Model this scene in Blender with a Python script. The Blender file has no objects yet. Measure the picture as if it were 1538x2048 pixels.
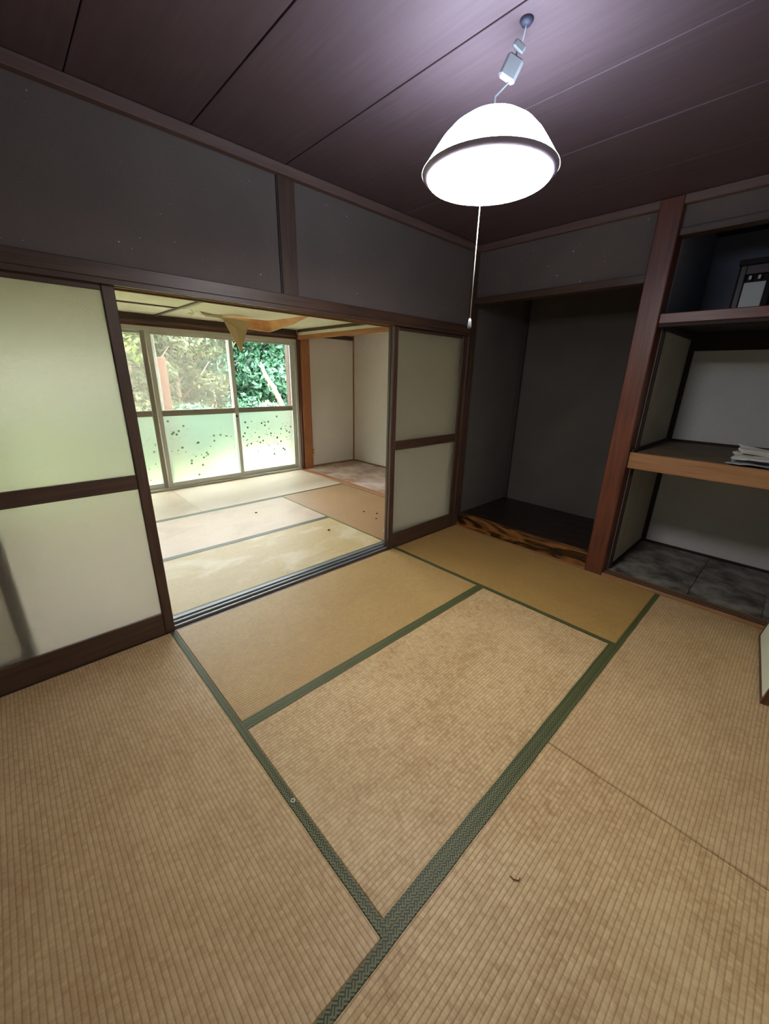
import bpy, bmesh, math, random
import numpy as np
from mathutils import Vector, Matrix
random.seed(7); rng = np.random.default_rng(7)
S = bpy.context.scene
COL = S.collection

# ------------------------------------------------------------ camera
cam_d = bpy.data.cameras.new('camera'); cam = bpy.data.objects.new('camera', cam_d); COL.objects.link(cam)
R_ = Vector((0.72534565, -0.68805352, 0.02135507)); U_ = Vector((0.20989901, 0.25060719, 0.94506002)); D_ = Vector((0.65560361, 0.68101277, -0.32619859))
m = Matrix((R_, U_, -D_)).transposed().to_4x4(); m.translation = Vector((-3.21152, -2.26313, 1.45138)); cam.matrix_world = m
cam_d.sensor_fit = 'HORIZONTAL'; cam_d.sensor_width = 36; cam_d.lens = 36 * 786.08 / 1538; cam_d.clip_start = .02
S.camera = cam
# ------------------------------------------------------------ light
W = bpy.data.worlds.new('World'); S.world = W; W.use_nodes = True
bg = W.node_tree.nodes['Background']; bg.inputs[0].default_value = (.93, .95, 1.0, 1); bg.inputs[1].default_value = 10.5
sd = bpy.data.lights.new('sun', 'SUN'); sd.energy = 4.5; sd.angle = math.radians(1.0); sd.color = (1, .95, .86)
sun = bpy.data.objects.new('sun', sd); COL.objects.link(sun); sun.rotation_euler = Vector((-.22, .50, -.83)).to_track_quat('-Z', 'Y').to_euler()
S.view_settings.view_transform = 'Standard'; S.view_settings.look = 'None'; S.view_settings.gamma = 1
S.view_settings.use_curve_mapping = False; S.view_settings.exposure = 1.25
LAMP_DISC, LAMP_DOME = 26.0, 10.0

# ------------------------------------------------------------ node helpers
def srgb(r, g, b):
    f = lambda c: ((c / 255) / 12.92 if c / 255 <= .04045 else ((c / 255 + .055) / 1.055) ** 2.4)
    return (f(r), f(g), f(b), 1)
class N:
    def __init__(s, name):
        s.m = bpy.data.materials.new(name); s.m.use_nodes = True; s.t = s.m.node_tree; s.t.nodes.clear()
        s.out = s.t.nodes.new('ShaderNodeOutputMaterial'); s.b = s.t.nodes.new('ShaderNodeBsdfPrincipled')
        s.link(s.b.outputs[0], s.out.inputs[0]); s.tc = s.t.nodes.new('ShaderNodeTexCoord')
    def link(s, a, b): s.t.links.new(a, b)
    def set(s, i, v):
        if hasattr(v, 'is_linked') or isinstance(v, bpy.types.NodeSocket): s.link(v, i)
        else: i.default_value = v
    def math(s, op, a, b=None, c=None):
        n = s.t.nodes.new('ShaderNodeMath'); n.operation = op; s.set(n.inputs[0], a)
        if b is not None: s.set(n.inputs[1], b)
        if c is not None: s.set(n.inputs[2], c)
        return n.outputs[0]
    def sep(s, v=None):
        n = s.t.nodes.new('ShaderNodeSeparateXYZ'); s.link(v or s.tc.outputs['Object'], n.inputs[0]); return n.outputs
    def comb(s, x, y, z=0.0):
        n = s.t.nodes.new('ShaderNodeCombineXYZ'); s.set(n.inputs[0], x); s.set(n.inputs[1], y); s.set(n.inputs[2], z); return n.outputs[0]
    def map(s, scale=(1, 1, 1), v=None, rot=(0, 0, 0)):
        n = s.t.nodes.new('ShaderNodeMapping'); s.link(v or s.tc.outputs['Object'], n.inputs[0]); n.inputs['Scale'].default_value = scale; n.inputs['Rotation'].default_value = rot; return n.outputs[0]
    def noise(s, v, scale, detail=4, rough=.55, dist=0):
        n = s.t.nodes.new('ShaderNodeTexNoise'); s.link(v, n.inputs['Vector']); n.inputs['Scale'].default_value = scale; n.inputs['Detail'].default_value = detail; n.inputs['Roughness'].default_value = rough; n.inputs['Distortion'].default_value = dist; return n.outputs[0]
    def white(s, v):
        n = s.t.nodes.new('ShaderNodeTexWhiteNoise'); s.link(v, n.inputs[0]); return n.outputs[0]
    def ramp(s, f, stops):
        n = s.t.nodes.new('ShaderNodeValToRGB'); s.link(f, n.inputs[0]); e = n.color_ramp.elements
        while len(e) < len(stops): e.new(.5)
        for k, (p, c) in enumerate(stops): e[k].position = p; e[k].color = c
        return n.outputs[0]
    def mix(s, f, a, b, mode='MIX'):
        n = s.t.nodes.new('ShaderNodeMix'); n.data_type = 'RGBA'; n.blend_type = mode; s.set(n.inputs[0], f); s.set(n.inputs[6], a); s.set(n.inputs[7], b); return n.outputs[2]
    def bump(s, h, strength=.5, dist=.001):
        n = s.t.nodes.new('ShaderNodeBump'); s.link(h, n.inputs['Height']); n.inputs['Strength'].default_value = strength; n.inputs['Distance'].default_value = dist; s.link(n.outputs[0], s.b.inputs['Normal']); return n
    def fin(s, col, rough=.6, **k):
        s.set(s.b.inputs['Base Color'], col); s.set(s.b.inputs['Roughness'], rough)
        for a, v in k.items(): s.set(s.b.inputs[a.replace('_', ' ')], v)
        return s.m
g = lambda v: (v, v, v, 1)
def rnd(n):
    o = n.t.nodes.new('ShaderNodeObjectInfo'); return o.outputs['Random']

_w = {}
def wood(kind, axis='Z'):
    if (kind, axis) in _w: return _w[(kind, axis)]
    a, b, ro, sc = {
        'dark': (srgb(58, 42, 33), srgb(92, 67, 53), .45, 1), 'red': (srgb(72, 36, 24), srgb(118, 66, 46), .42, 1),
        'black': (srgb(30, 21, 19), srgb(48, 34, 31), .75, 1), 'board': (srgb(86, 68, 72), srgb(98, 80, 84), .6, 1),
        'orange': (srgb(150, 92, 52), srgb(190, 126, 78), .45, 1), 'tan': (srgb(132, 92, 58), srgb(170, 126, 86), .5, 1),
        'mould': (srgb(96, 74, 68), srgb(118, 94, 86), .5, 1), 'burl': (srgb(66, 40, 18), srgb(150, 100, 52), .3, 1),
        'pale': (srgb(168, 150, 120), srgb(196, 180, 150), .5, 1)}[kind]
    n = N('wood_' + kind); st = {'X': (1.2, 22, 22), 'Y': (22, 1.2, 22), 'Z': (22, 22, 1.2)}[axis]
    if kind == 'burl':
        st = {'X': (1.2, 7, 7), 'Y': (7, 1.2, 7), 'Z': (7, 7, 1.2)}[axis]
        f = n.noise(n.map(st), 1.0, 3, .5, .8); f = n.math('FRACT', n.math('MULTIPLY', f, 6.0))
        c = n.ramp(f, [(0, srgb(26, 16, 10)), (.25, a), (.7, b), (1, a)])
    else:
        f = n.noise(n.map(st), 2.2, 6, .6, .3); f2 = n.noise(n.tc.outputs['Object'], 2.5, 3)
        c = n.ramp(n.math('ADD', n.math('MULTIPLY', f, .7), n.math('MULTIPLY', f2, .3)), [(.32, a), (.68, b)])
    n.bump(f, .12, .001); _w[(kind, axis)] = n.fin(c, ro); return n.m

def plaster(name, col, var=.12, speck=0, rough=.9, stain=None):
    n = N(name); o = n.tc.outputs['Object']; f = n.noise(o, 160, 5, .7); f2 = n.noise(o, 2.2, 4)
    c = n.mix(n.ramp(f2, [(.3, g(0)), (.7, g(1))]), tuple(x * (1 - var) for x in col[:3]) + (1,), tuple(min(1, x * (1 + var)) for x in col[:3]) + (1,))
    c = n.mix(n.ramp(f, [(.35, g(.12)), (.6, g(0))]), c, g(.01))
    if speck: c = n.mix(n.ramp(n.noise(o, 60, 2, .5), [(speck, g(0)), (speck + .02, g(1))]), c, srgb(190, 185, 170))
    if stain: c = n.mix(n.ramp(n.noise(o, 1.6, 5, .6), [(.45, g(0)), (.75, g(.55))]), c, stain)
    n.bump(f, .35, .002); return n.fin(c, rough)

def tatami(name, axis, base, dark, contrast=1.0, pale=None, stain=None, cell=.5):
    n = N(name); x, y, z = n.sep()
    u, v = (x, y) if axis == 'X' else (y, x)
    P = .0145
    r = n.math('DIVIDE', v, P); ri = n.math('FLOOR', r); rf = n.math('FRACT', r)
    prof = n.math('SINE', n.math('MULTIPLY', rf, math.pi)); prof = n.math('POWER', prof, .45)
    uo = n.math('ADD', u, n.math('MULTIPLY', n.math('FRACT', n.math('MULTIPLY', ri, .5)), .012))
    ci = n.math('FLOOR', n.math('DIVIDE', uo, .0125))
    wc = n.white(n.comb(ci, ri, 0.0))
    rush = n.noise(n.comb(n.math('MULTIPLY', u, 520.0), n.math('MULTIPLY', v, 60.0), n.math('MULTIPLY', ri, 7.3)), 1.0, 2, .5)
    rush2 = n.noise(n.comb(n.math('MULTIPLY', u, 60.0), n.math('MULTIPLY', v, 12.0), n.math('MULTIPLY', ri, .35)), 1.0, 3, .6)
    big = n.noise(n.tc.outputs['Object'], 2.6, 5, .6); mid = n.noise(n.map((7, 22, 1)) if axis == 'X' else n.map((22, 7, 1)), 1.0, 6, .75)
    t = n.math('ADD', n.math('MULTIPLY', rush, .30), n.math('MULTIPLY', wc, .09 * cell * 2))
    t = n.math('ADD', t, n.math('MULTIPLY', rush2, .18)); t = n.math('ADD', t, n.math('MULTIPLY', big, .28)); t = n.math('ADD', t, n.math('MULTIPLY', mid, .23))
    c = n.ramp(t, [(.5 - .2 * contrast ** -1, dark), (.5 + .2 * contrast ** -1, base)])
    c = n.mix(n.ramp(prof, [(.3, g(.45)), (.8, g(0))]), c, tuple(q * .35 for q in dark[:3]) + (1,))  # narrow shade between the ribs, put into the colour
    if pale: c = n.mix(n.ramp(big, [(.5, g(0)), (.62, g(.8))]), c, pale)
    if stain: c = n.mix(n.ramp(n.noise(n.map((1, 1.6, 1)), 1.9, 5, .6, .4), [(.5, g(0)), (.66, g(.75))]), c, stain)
    h = n.math('ADD', prof, n.math('MULTIPLY', rush, .3)); h = n.math('ADD', h, n.math('MULTIPLY', wc, .12))
    n.bump(h, .55, .0012)
    return n.fin(c, .5, Specular_IOR_Level=.4)

def heri(name, axis, a, b):
    n = N(name); x, y, z = n.sep(); u, v = (x, y) if axis == 'X' else (y, x)
    K = 1 / .0150
    p = n.math('MULTIPLY', n.math('ADD', u, v), K * .7071); q = n.math('MULTIPLY', n.math('SUBTRACT', u, v), K * .7071)
    par = n.math('FRACT', n.math('MULTIPLY', n.math('ADD', n.math('FLOOR', p), n.math('FLOOR', q)), .5)); par = n.math('GREATER_THAN', par, .25)
    f1 = n.math('FRACT', n.math('MULTIPLY', n.math('FRACT', p), 2.0)); f2 = n.math('FRACT', n.math('MULTIPLY', n.math('FRACT', q), 2.0))
    s1 = n.math('GREATER_THAN', f1, .42); s2 = n.math('GREATER_THAN', f2, .42)
    k = n.math('ADD', n.math('MULTIPLY', par, s1), n.math('MULTIPLY', n.math('SUBTRACT', 1.0, par), s2))
    w = n.noise(n.tc.outputs['Object'], 900, 2); c = n.mix(k, a, b); c = n.mix(n.math('MULTIPLY', w, .35), c, g(.01))
    n.bump(k, .4, .0006); return n.fin(c, .55)

def simple(name, col, rough=.5, **k): return N(name).fin(col, rough, **k)
def frosted(name, tint, rough=.42, diff=.22, fib=True, flowers=False):
    n = N(name); n.fin(tint, rough, Transmission_Weight=1.0, IOR=1.35)
    o = n.tc.outputs['Object']; f = n.noise(n.map((30, 30, 90)), 1, 5, .65, 1.5); n.bump(f, .8, .0025)
    d = n.t.nodes.new('ShaderNodeBsdfDiffuse'); tr = n.t.nodes.new('ShaderNodeBsdfTranslucent'); d.inputs[0].default_value = tint; tr.inputs[0].default_value = tint
    m1 = n.t.nodes.new('ShaderNodeMixShader'); m1.inputs[0].default_value = .6; n.link(d.outputs[0], m1.inputs[1]); n.link(tr.outputs[0], m1.inputs[2])
    m2 = n.t.nodes.new('ShaderNodeMixShader'); m2.inputs[0].default_value = diff; n.link(n.b.outputs[0], m2.inputs[1]); n.link(m1.outputs[0], m2.inputs[2])
    n.link(m2.outputs[0], n.out.inputs[0]); return n.m
def clear_glass(name, haze):
    n = N(name); n.fin((.8, .8, .75, 1), .05)
    t = n.t.nodes.new('ShaderNodeBsdfTransparent'); t.inputs[0].default_value = (.93, .96, .94, 1)
    gl = n.t.nodes.new('ShaderNodeBsdfGlossy'); gl.inputs[1].default_value = .02
    fr = n.t.nodes.new('ShaderNodeFresnel'); fr.inputs[0].default_value = 1.3
    m1 = n.t.nodes.new('ShaderNodeMixShader'); n.link(fr.outputs[0], m1.inputs[0]); n.link(t.outputs[0], m1.inputs[1]); n.link(gl.outputs[0], m1.inputs[2])
    d = n.t.nodes.new('ShaderNodeBsdfTranslucent'); d.inputs[0].default_value = (.75, .68, .55, 1)
    m2 = n.t.nodes.new('ShaderNodeMixShader'); m2.inputs[0].default_value = haze; n.link(m1.outputs[0], m2.inputs[1]); n.link(d.outputs[0], m2.inputs[2]); n.link(m2.outputs[0], n.out.inputs[0]); return n.m

# ------------------------------------------------------------ mesh helpers
WL = {}
def put(name, me, mat, parent=None, loc=(0, 0, 0), kind=None):
    o = bpy.data.objects.new(name, me); COL.objects.link(o)
    if mat: me.materials.append(mat)
    p = WL.get(parent.name, Vector()) if parent else Vector()
    o.location = Vector(loc) - p; o.parent = parent; WL[o.name] = Vector(loc)
    if kind: o['kind'] = kind
    return o
def box(name, x0, x1, y0, y1, z0, z1, mat, parent=None, bev=.003, kind=None, loc=None):
    c = Vector(((x0 + x1) / 2, (y0 + y1) / 2, (z0 + z1) / 2)) if loc is None else Vector(loc)
    bm = bmesh.new(); bmesh.ops.create_cube(bm, size=1)
    for v in bm.verts: v.co = Vector(((x0 + x1) / 2 + v.co.x * (x1 - x0), (y0 + y1) / 2 + v.co.y * (y1 - y0), (z0 + z1) / 2 + v.co.z * (z1 - z0))) - c
    if bev: bmesh.ops.bevel(bm, geom=bm.edges[:], offset=min(bev, (x1 - x0) / 3, (y1 - y0) / 3, (z1 - z0) / 3), segments=1, affect='EDGES')
    me = bpy.data.meshes.new(name); bm.to_mesh(me); bm.free(); return put(name, me, mat, parent, c, kind)
def boxes(name, lst, mat, parent=None, kind=None):
    bm = bmesh.new(); c = Vector(((lst[0][0] + lst[0][1]) / 2, (lst[0][2] + lst[0][3]) / 2, (lst[0][4] + lst[0][5]) / 2))
    for (x0, x1, y0, y1, z0, z1) in lst:
        r = bmesh.ops.create_cube(bm, size=1)
        for v in r['verts']: v.co = Vector(((x0 + x1) / 2 + v.co.x * (x1 - x0), (y0 + y1) / 2 + v.co.y * (y1 - y0), (z0 + z1) / 2 + v.co.z * (z1 - z0))) - c
    me = bpy.data.meshes.new(name); bm.to_mesh(me); bm.free(); return put(name, me, mat, parent, c, kind)
def poly(name, verts, faces, mat, parent=None, loc=(0, 0, 0), smooth=False, thick=0, kind=None):
    me = bpy.data.meshes.new(name); me.from_pydata([Vector(v) - Vector(loc) for v in verts], [], faces); me.update()
    if smooth: me.polygons.foreach_set('use_smooth', [True] * len(me.polygons))
    o = put(name, me, mat, parent, loc, kind)
    if thick: s = o.modifiers.new('thickness', 'SOLIDIFY'); s.thickness = thick; s.offset = 0
    return o
def tube(name, pts, rad, mat, parent=None, seg=8, kind=None):
    pts = [Vector(p) for p in pts]; vs, fs = [], []; rs = rad if isinstance(rad, (list, tuple)) else [rad] * len(pts)
    for i, p in enumerate(pts):
        t = (pts[min(i + 1, len(pts) - 1)] - pts[max(i - 1, 0)]).normalized(); a = t.orthogonal().normalized(); 
        if i and abs(t.dot(pa)) < .99: a = (pa - t * pa.dot(t)).normalized()
        pa = a; b = t.cross(a)
        for k in range(seg): th = 2 * math.pi * k / seg; vs.append(p + (a * math.cos(th) + b * math.sin(th)) * rs[i])
        if i:
            for k in range(seg): fs.append(((i - 1) * seg + k, (i - 1) * seg + (k + 1) % seg, i * seg + (k + 1) % seg, i * seg + k))
    fs.append(tuple(range(seg))[::-1]); fs.append(tuple((len(pts) - 1) * seg + k for k in range(seg)))
    return poly(name, vs, fs, mat, parent, pts[0], True, 0, kind)
def lathe(name, prof, c, mat, parent=None, seg=64, smooth=True):
    vs, fs = [], []
    for i, (r, z) in enumerate(prof):
        for k in range(seg): th = 2 * math.pi * k / seg; vs.append((c[0] + r * math.cos(th), c[1] + r * math.sin(th), z))
        if i:
            for k in range(seg): fs.append(((i - 1) * seg + k, (i - 1) * seg + (k + 1) % seg, i * seg + (k + 1) % seg, i * seg + k))
    return poly(name, vs, fs, mat, parent, c, smooth)
def thing(name, label, cat, loc=(0, 0, 0), group=None):
    o = bpy.data.objects.new(name, None); COL.objects.link(o); o.location = loc; o.empty_display_size = .1; WL[o.name] = Vector(loc); return tag(o, label, cat, group)
def tag(o, label, cat, group=None, kind=None):
    o['label'] = label; o['category'] = cat
    if group: o['group'] = group
    if kind: o['kind'] = kind
    return o
def st(name, loc=(0, 0, 0)):
    o = bpy.data.objects.new(name, None); COL.objects.link(o); o.location = loc; WL[o.name] = Vector(loc); o['kind'] = 'structure'; return o
def lab(o, l): o['label'] = l; return o

# ------------------------------------------------------------ materials
M_wall = plaster('dark_plaster', srgb(105, 94, 89), .10, .74)
M_toko = plaster('alcove_plaster', srgb(98, 93, 88), .12)
M_closet_side = plaster('closet_board', srgb(176, 170, 156), .06, stain=srgb(140, 130, 112))
M_closet_back = plaster('closet_back_board', srgb(204, 204, 202), .04)
M_white = plaster('white_wallpaper', srgb(236, 228, 222), .02)
M_cream = plaster('cream_ceiling_board', srgb(232, 226, 202), .03, stain=srgb(206, 196, 168))
def stained(name, a, b, rough=.7, scale=3):
    n = N(name); f = n.noise(n.tc.outputs['Object'], scale, 7, .65, .3); n.bump(n.noise(n.tc.outputs['Object'], 60, 4), .2, .002); return n.fin(n.ramp(f, [(.35, a), (.65, b)]), rough)
M_closet_floor = stained('grimy_closet_floor', srgb(60, 55, 50), srgb(140, 136, 130), .75, 6)
M_shelf = stained('worn_shelf_ply', srgb(84, 68, 50), srgb(112, 96, 76), .65, 5)
M_nook_floor = stained('dusty_pink_ply', srgb(176, 134, 112), srgb(226, 210, 204), .7, 3)
M_toko_floor = stained('dark_lacquered_board', srgb(28, 19, 16), srgb(50, 35, 29), .3, 6)
M_alu = simple('aluminium', srgb(206, 206, 196), .4, Metallic=.15)
M_alu_dark = simple('aged_aluminium', srgb(150, 144, 130), .4, Metallic=.1)
M_rail = simple('vinyl_door_track', srgb(112, 118, 124), .35)
M_groove = simple('track_groove', srgb(40, 38, 38), .6)
M_glass1 = frosted('frosted_door_glass', (.68, .65, .58, 1), .42, .22)
M_glass2 = frosted('frosted_sash_glass', (.60, .68, .60, 1), .34, .10)
M_clear = clear_glass('clear_glass', .0); M_haze = clear_glass('dusty_glass', .045)
M_flower = simple('flower_decal', srgb(120, 160, 130), .6)
M_cloth = [heri('green_binding_x', 'X', srgb(26, 30, 12), srgb(106, 112, 64)), heri('green_binding_y', 'Y', srgb(26, 30, 12), srgb(106, 112, 64))]
M_cloth2 = [heri('faded_binding_x', 'X', srgb(58, 62, 38), srgb(98, 98, 66)), heri('faded_binding_y', 'Y', srgb(70, 74, 38), srgb(140, 138, 84))]
M_seam = simple('binding_seam_shadow', srgb(20, 22, 12), .9)

T_gold = lambda ax: tatami('tatami_golden_' + ax, ax, srgb(190, 158, 104), srgb(158, 122, 74), .9)
T_gold2 = lambda ax: tatami('tatami_ochre_' + ax, ax, srgb(184, 148, 90), srgb(150, 116, 62), .9)
T_tan = lambda ax: tatami('tatami_tan_' + ax, ax, srgb(210, 182, 138), srgb(156, 118, 70), 1.45)
T_tan2 = lambda ax: tatami('tatami_worn_' + ax, ax, srgb(206, 178, 136), srgb(158, 122, 78), 1.15)
T_pale = lambda ax: tatami('tatami_bleached_' + ax, ax, srgb(226, 204, 184), srgb(206, 180, 158), .8)
T_pinkish = lambda ax: tatami('tatami_faded_' + ax, ax, srgb(218, 196, 172), srgb(194, 166, 140), .8, stain=srgb(186, 160, 136))
T_yellow = lambda ax: tatami('tatami_yellowed_' + ax, ax, srgb(208, 184, 136), srgb(180, 152, 102), .8, stain=srgb(214, 200, 170))
T_bare = tatami('tatami_brown_Y', 'Y', srgb(186, 150, 110), srgb(158, 120, 84), .7)

# ------------------------------------------------------------ structure: room with the lamp
XW, YS, H = -4.55, -2.73, 2.50
fl = box('floor', XW - .1, 1.35, YS - .1, 3.3, -.20, -.056, wood('board', 'X'), kind='structure', bev=0)
rw = st('wall_north', (-2, .05, 2.2))                       # partition above the sliding doors
box('plaster_panel', XW, -1.882, .012, .115, 1.885, H, M_wall, rw, 0); box('plaster_panel', -1.778, -.05, .012, .115, 1.885, H, M_wall, rw, 0)
lab(box('wall_post', -1.882, -1.778, -.002, .125, 1.885, H, wood('dark', 'Z'), rw), 'short dark wooden post dividing the plaster above the doors')
lab(box('shadow_gap', -1.889, -1.882, .004, .10, 1.885, H - .04, M_groove, rw, 0), 'dark crack beside the short post')
tl = st('trim_1', (-2, .05, 1.85))
box('door_head', XW, -.05, -.018, .13, 1.828, 1.888, wood('dark', 'X'), tl)
for y0 in (.034, .077): lab(box('head_runner', XW, -.05, y0, y0 + .012, 1.812, 1.828, wood('tan', 'X'), tl, .001), 'pale worn runner under the door head')
lab(box('head_lip', XW, -.05, -.018, -.004, 1.806, 1.828, wood('dark', 'X'), tl, .001), 'dark lip along the front of the door head')
box('head_lip', XW, -.05, .118, .13, 1.806, 1.828, wood('tan', 'X'), tl, .001)
cp = box('trim_2', -.05, .055, -.012, .13, -.05, H, wood('dark', 'Z'), kind='structure')
box('wall_west', XW - .1, XW, YS, 3.2, -.05, H, M_closet_back, kind='structure', bev=0)  # unseen wall, given a pale finish to bounce light into the room
box('wall_south', XW, 1.1, YS - .1, YS, -.05, H, M_closet_back, kind='structure', bev=0)  # out of view as well, pale for added fill light
# tokonoma + closet walls
box('wall_alcove_side', .055, 1.1, .045, .12, -.05, H, M_toko, kind='structure', bev=0)
box('wall_alcove_back', 1.03, 1.10, -1.335, .045, -.05, H, M_toko, kind='structure', bev=0)
box('corner_shade_strip', .985, 1.03, .005, .045, .1, H, plaster('alcove_corner_shade', srgb(66, 60, 56)), kind='structure')  # darker strip standing in for the shade along the alcove corner
wd = st('wall_divider', (.5, -1.385, 1)); box('alcove_face', .1, 1.03, -1.375, -1.335, 0, H, M_toko, wd, 0)
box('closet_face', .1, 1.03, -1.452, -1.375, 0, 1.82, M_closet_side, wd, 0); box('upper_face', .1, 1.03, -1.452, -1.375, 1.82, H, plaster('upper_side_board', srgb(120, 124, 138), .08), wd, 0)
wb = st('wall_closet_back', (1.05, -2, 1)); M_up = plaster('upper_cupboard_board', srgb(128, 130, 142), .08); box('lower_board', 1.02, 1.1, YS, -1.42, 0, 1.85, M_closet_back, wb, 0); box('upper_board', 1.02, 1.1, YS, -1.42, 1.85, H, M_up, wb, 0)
box('trim_4', -.035, .10, -1.448, -1.318, -.045, H, wood('red', 'Z'), kind='structure', bev=.006)
wu = st('wall_east', (.05, -1.3, 2.3)); box('plaster_panel', .015, .07, -1.32, -.012, 2.11, H, M_wall, wu, 0)
box('plaster_panel', .015, .07, YS, -1.448, 2.33, H, M_wall, wu, 0)
lab(box('lintel', -.005, .085, -1.32, -.012, 2.06, 2.11, wood('dark', 'Y'), wu), 'dark wooden lintel over the alcove')
lab(box('lintel', -.002, .085, YS, -1.448, 2.295, 2.335, wood('dark', 'Y'), wu), 'dark rail over the upper cupboard opening')
tg = st('trim_5', (0, -.6, .05)); lab(box('alcove_front_beam', -.002, .075, -1.32, -.012, -.045, .125, wood('burl', 'Y'), tg, .006), 'glossy alcove front beam with dark swirling grain')
af = st('floor_alcove', (.5, -.6, .05))
for i in range(5): box('floor_board', .075 + i * .191, .075 + i * .191 + .189, -1.335, .045, .075, .095, M_toko_floor, af, .002)
ts = st('trim_6', (0, -2, 0)); box('closet_sill', -.03, .09, YS, -1.448, -.045, .018, wood('tan', 'Y'), ts)
for x0 in (-.002, .03): lab(box('sill_groove', x0, x0 + .014, YS, -1.45, .0175, .0205, M_groove, ts, 0), 'dark sliding groove in the sill')
lab(box('sill_groove', .062, .07, YS, -1.45, .0175, .0205, M_groove, ts, 0), 'dark sliding groove in the sill')
box('alcove_sill_strip', -.03, -.002, -1.318, -.012, -.045, .004, wood('tan', 'Y'), ts, .001)
cf = st('floor_closet', (.5, -2, 0))
for y0, y1 in ((-1.98, -1.452), (-2.38, -1.983), (YS, -2.383)): box('floor_panel', .09, 1.02, y0, y1, -.02, .016, M_closet_floor, cf, .002)
tc_ = st('trim_7', (1, -1.45, 1))
box('corner_post', .985, 1.02, -1.487, -1.452, .018, 1.83, wood('black', 'Z'), tc_); box('back_beam', .985, 1.02, YS, -1.487, 1.70, 1.83, wood('black', 'Y'), tc_)
box('side_strip', .10, .985, -1.47, -1.452, 1.78, 1.825, wood('black', 'X'), tc_); box('front_strip', .10, .125, -1.47, -1.452, .018, 1.78, wood('black', 'Z'), tc_)
box('floor_strip', .125, .985, -1.47, -1.452, .018, .04, wood('black', 'X'), tc_); box('floor_strip', 1.0, 1.02, YS, -1.487, .018, .036, wood('black', 'Y'), tc_)
sh = tag(box('closet_shelf', .02, 1.02, YS, -1.452, .93, .972, M_shelf, bev=.002), 'brown plywood middle shelf of the closet with an orange timber edge', 'shelf')
lab(box('shelf_edge', -.005, .02, YS, -1.45, .862, .976, wood('tan', 'Y'), sh, .004), 'orange-brown timber front edge')
box('support_strip', .125, .985, -1.475, -1.452, .90, .93, wood('black', 'X'), sh); box('back_strip', .995, 1.02, YS, -1.487, .972, .99, wood('black', 'Y'), sh)
box('side_strip', .02, .995, -1.47, -1.452, .972, .995, wood('black', 'X'), sh)
nr = st('trim_8', (0, -2, 1.83)); lab(box('middle_rail', -.02, .10, YS, -1.448, 1.808, 1.868, wood('red', 'Y'), nr, .004), 'reddish middle rail between closet and upper cupboard')
box('rail_lip', -.012, .015, YS, -1.449, 1.788, 1.808, wood('black', 'Y'), nr, .002); box('rail_lip', .075, .095, YS, -1.449, 1.788, 1.808, wood('black', 'Y'), nr, .002)
uf = box('upper_cupboard_floor', .10, 1.02, YS, -1.452, 1.83, 1.85, wood('black', 'Y'), kind='structure', bev=0); uf.name = 'floor_upper_cupboard'

# ceiling of boards with open joints
ce = box('ceiling', XW, 1.1, YS, .12, H + .012, H + .08, wood('black', 'Y'), kind='structure', bev=0)
xs = [XW, -4.15, -3.69, -3.23, -2.775, -2.32, -1.84, -1.385, -.93, -.465, 0.02]
for a, b in zip(xs[:-1], xs[1:]):
    dz = random.uniform(0, .003); box('ceiling_board', a + .0025, b - .0025, YS, .012, H + dz, H + .0115, wood('board', 'Y'), ce, .0015)
box('ceiling_board', .075, 1.03, YS, .045, H, H + .0115, wood('black', 'Y'), ce, .001)
cm = st('trim_9', (-2, 0, 2.48)); box('ceiling_moulding', XW, .0, -.03, .012, 2.452, H, wood('mould', 'X'), cm, .004); box('ceiling_moulding', -.03, .014, YS, -.03, 2.452, H, wood('mould', 'Y'), cm, .004)
box('ceiling_moulding', XW, XW + .03, YS, -.03, 2.452, H, wood('mould', 'Y'), cm, .004)

# threshold tracks
th = st('trim_10', (-2, .07, 0)); box('threshold', XW, -.05, .0, .152, -.05, -.004, wood('dark', 'X'), th, .002)
for y0, y1 in ((.037, .051), (.083, .099), (.122, .150)): lab(box('track_rib', XW, -.05, y0, y1, -.0045, .007, M_rail, th, .001), 'grey-blue plastic track strip')

# ------------------------------------------------------------ doors
def door(n, x0, x1, y0, mr=True, d=.03):
    D = st('door_%d' % n, ((x0 + x1) / 2, y0 + d / 2, 0)); y1 = y0 + d; z0, z1 = -.003, 1.815; w = .052
    box('stile', x0, x0 + w, y0, y1, z0, z1, wood('dark', 'Z'), D, .004); box('stile', x1 - w, x1, y0, y1, z0, z1, wood('dark', 'Z'), D, .004)
    box('top_rail', x0 + w, x1 - w, y0 + .002, y1 - .002, 1.782, z1, wood('dark', 'X'), D); box('middle_rail', x0 + w, x1 - w, y0 + .002, y1 - .002, .876, .95, wood('dark', 'X'), D)
    box('bottom_rail', x0 + w, x1 - w, y0 + .002, y1 - .002, z0, .135, wood('dark', 'X'), D)
    ym = (y0 + y1) / 2
    lab(box('glass_pane', x0 + w - .004, x1 - w + .004, ym - .002, ym + .002, .946, 1.786, M_glass1, D, 0), 'upper frosted glass pane')
    lab(box('glass_pane', x0 + w - .004, x1 - w + .004, ym - .002, ym + .002, .131, .880, M_glass1, D, 0), 'lower frosted glass pane')
    return D
door(1, -3.64, -2.728, .006); door(2, -4.24, -3.325, .052); door(3, -.97, -.052, .006); door(4, -.955, -.05, .052)

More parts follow.
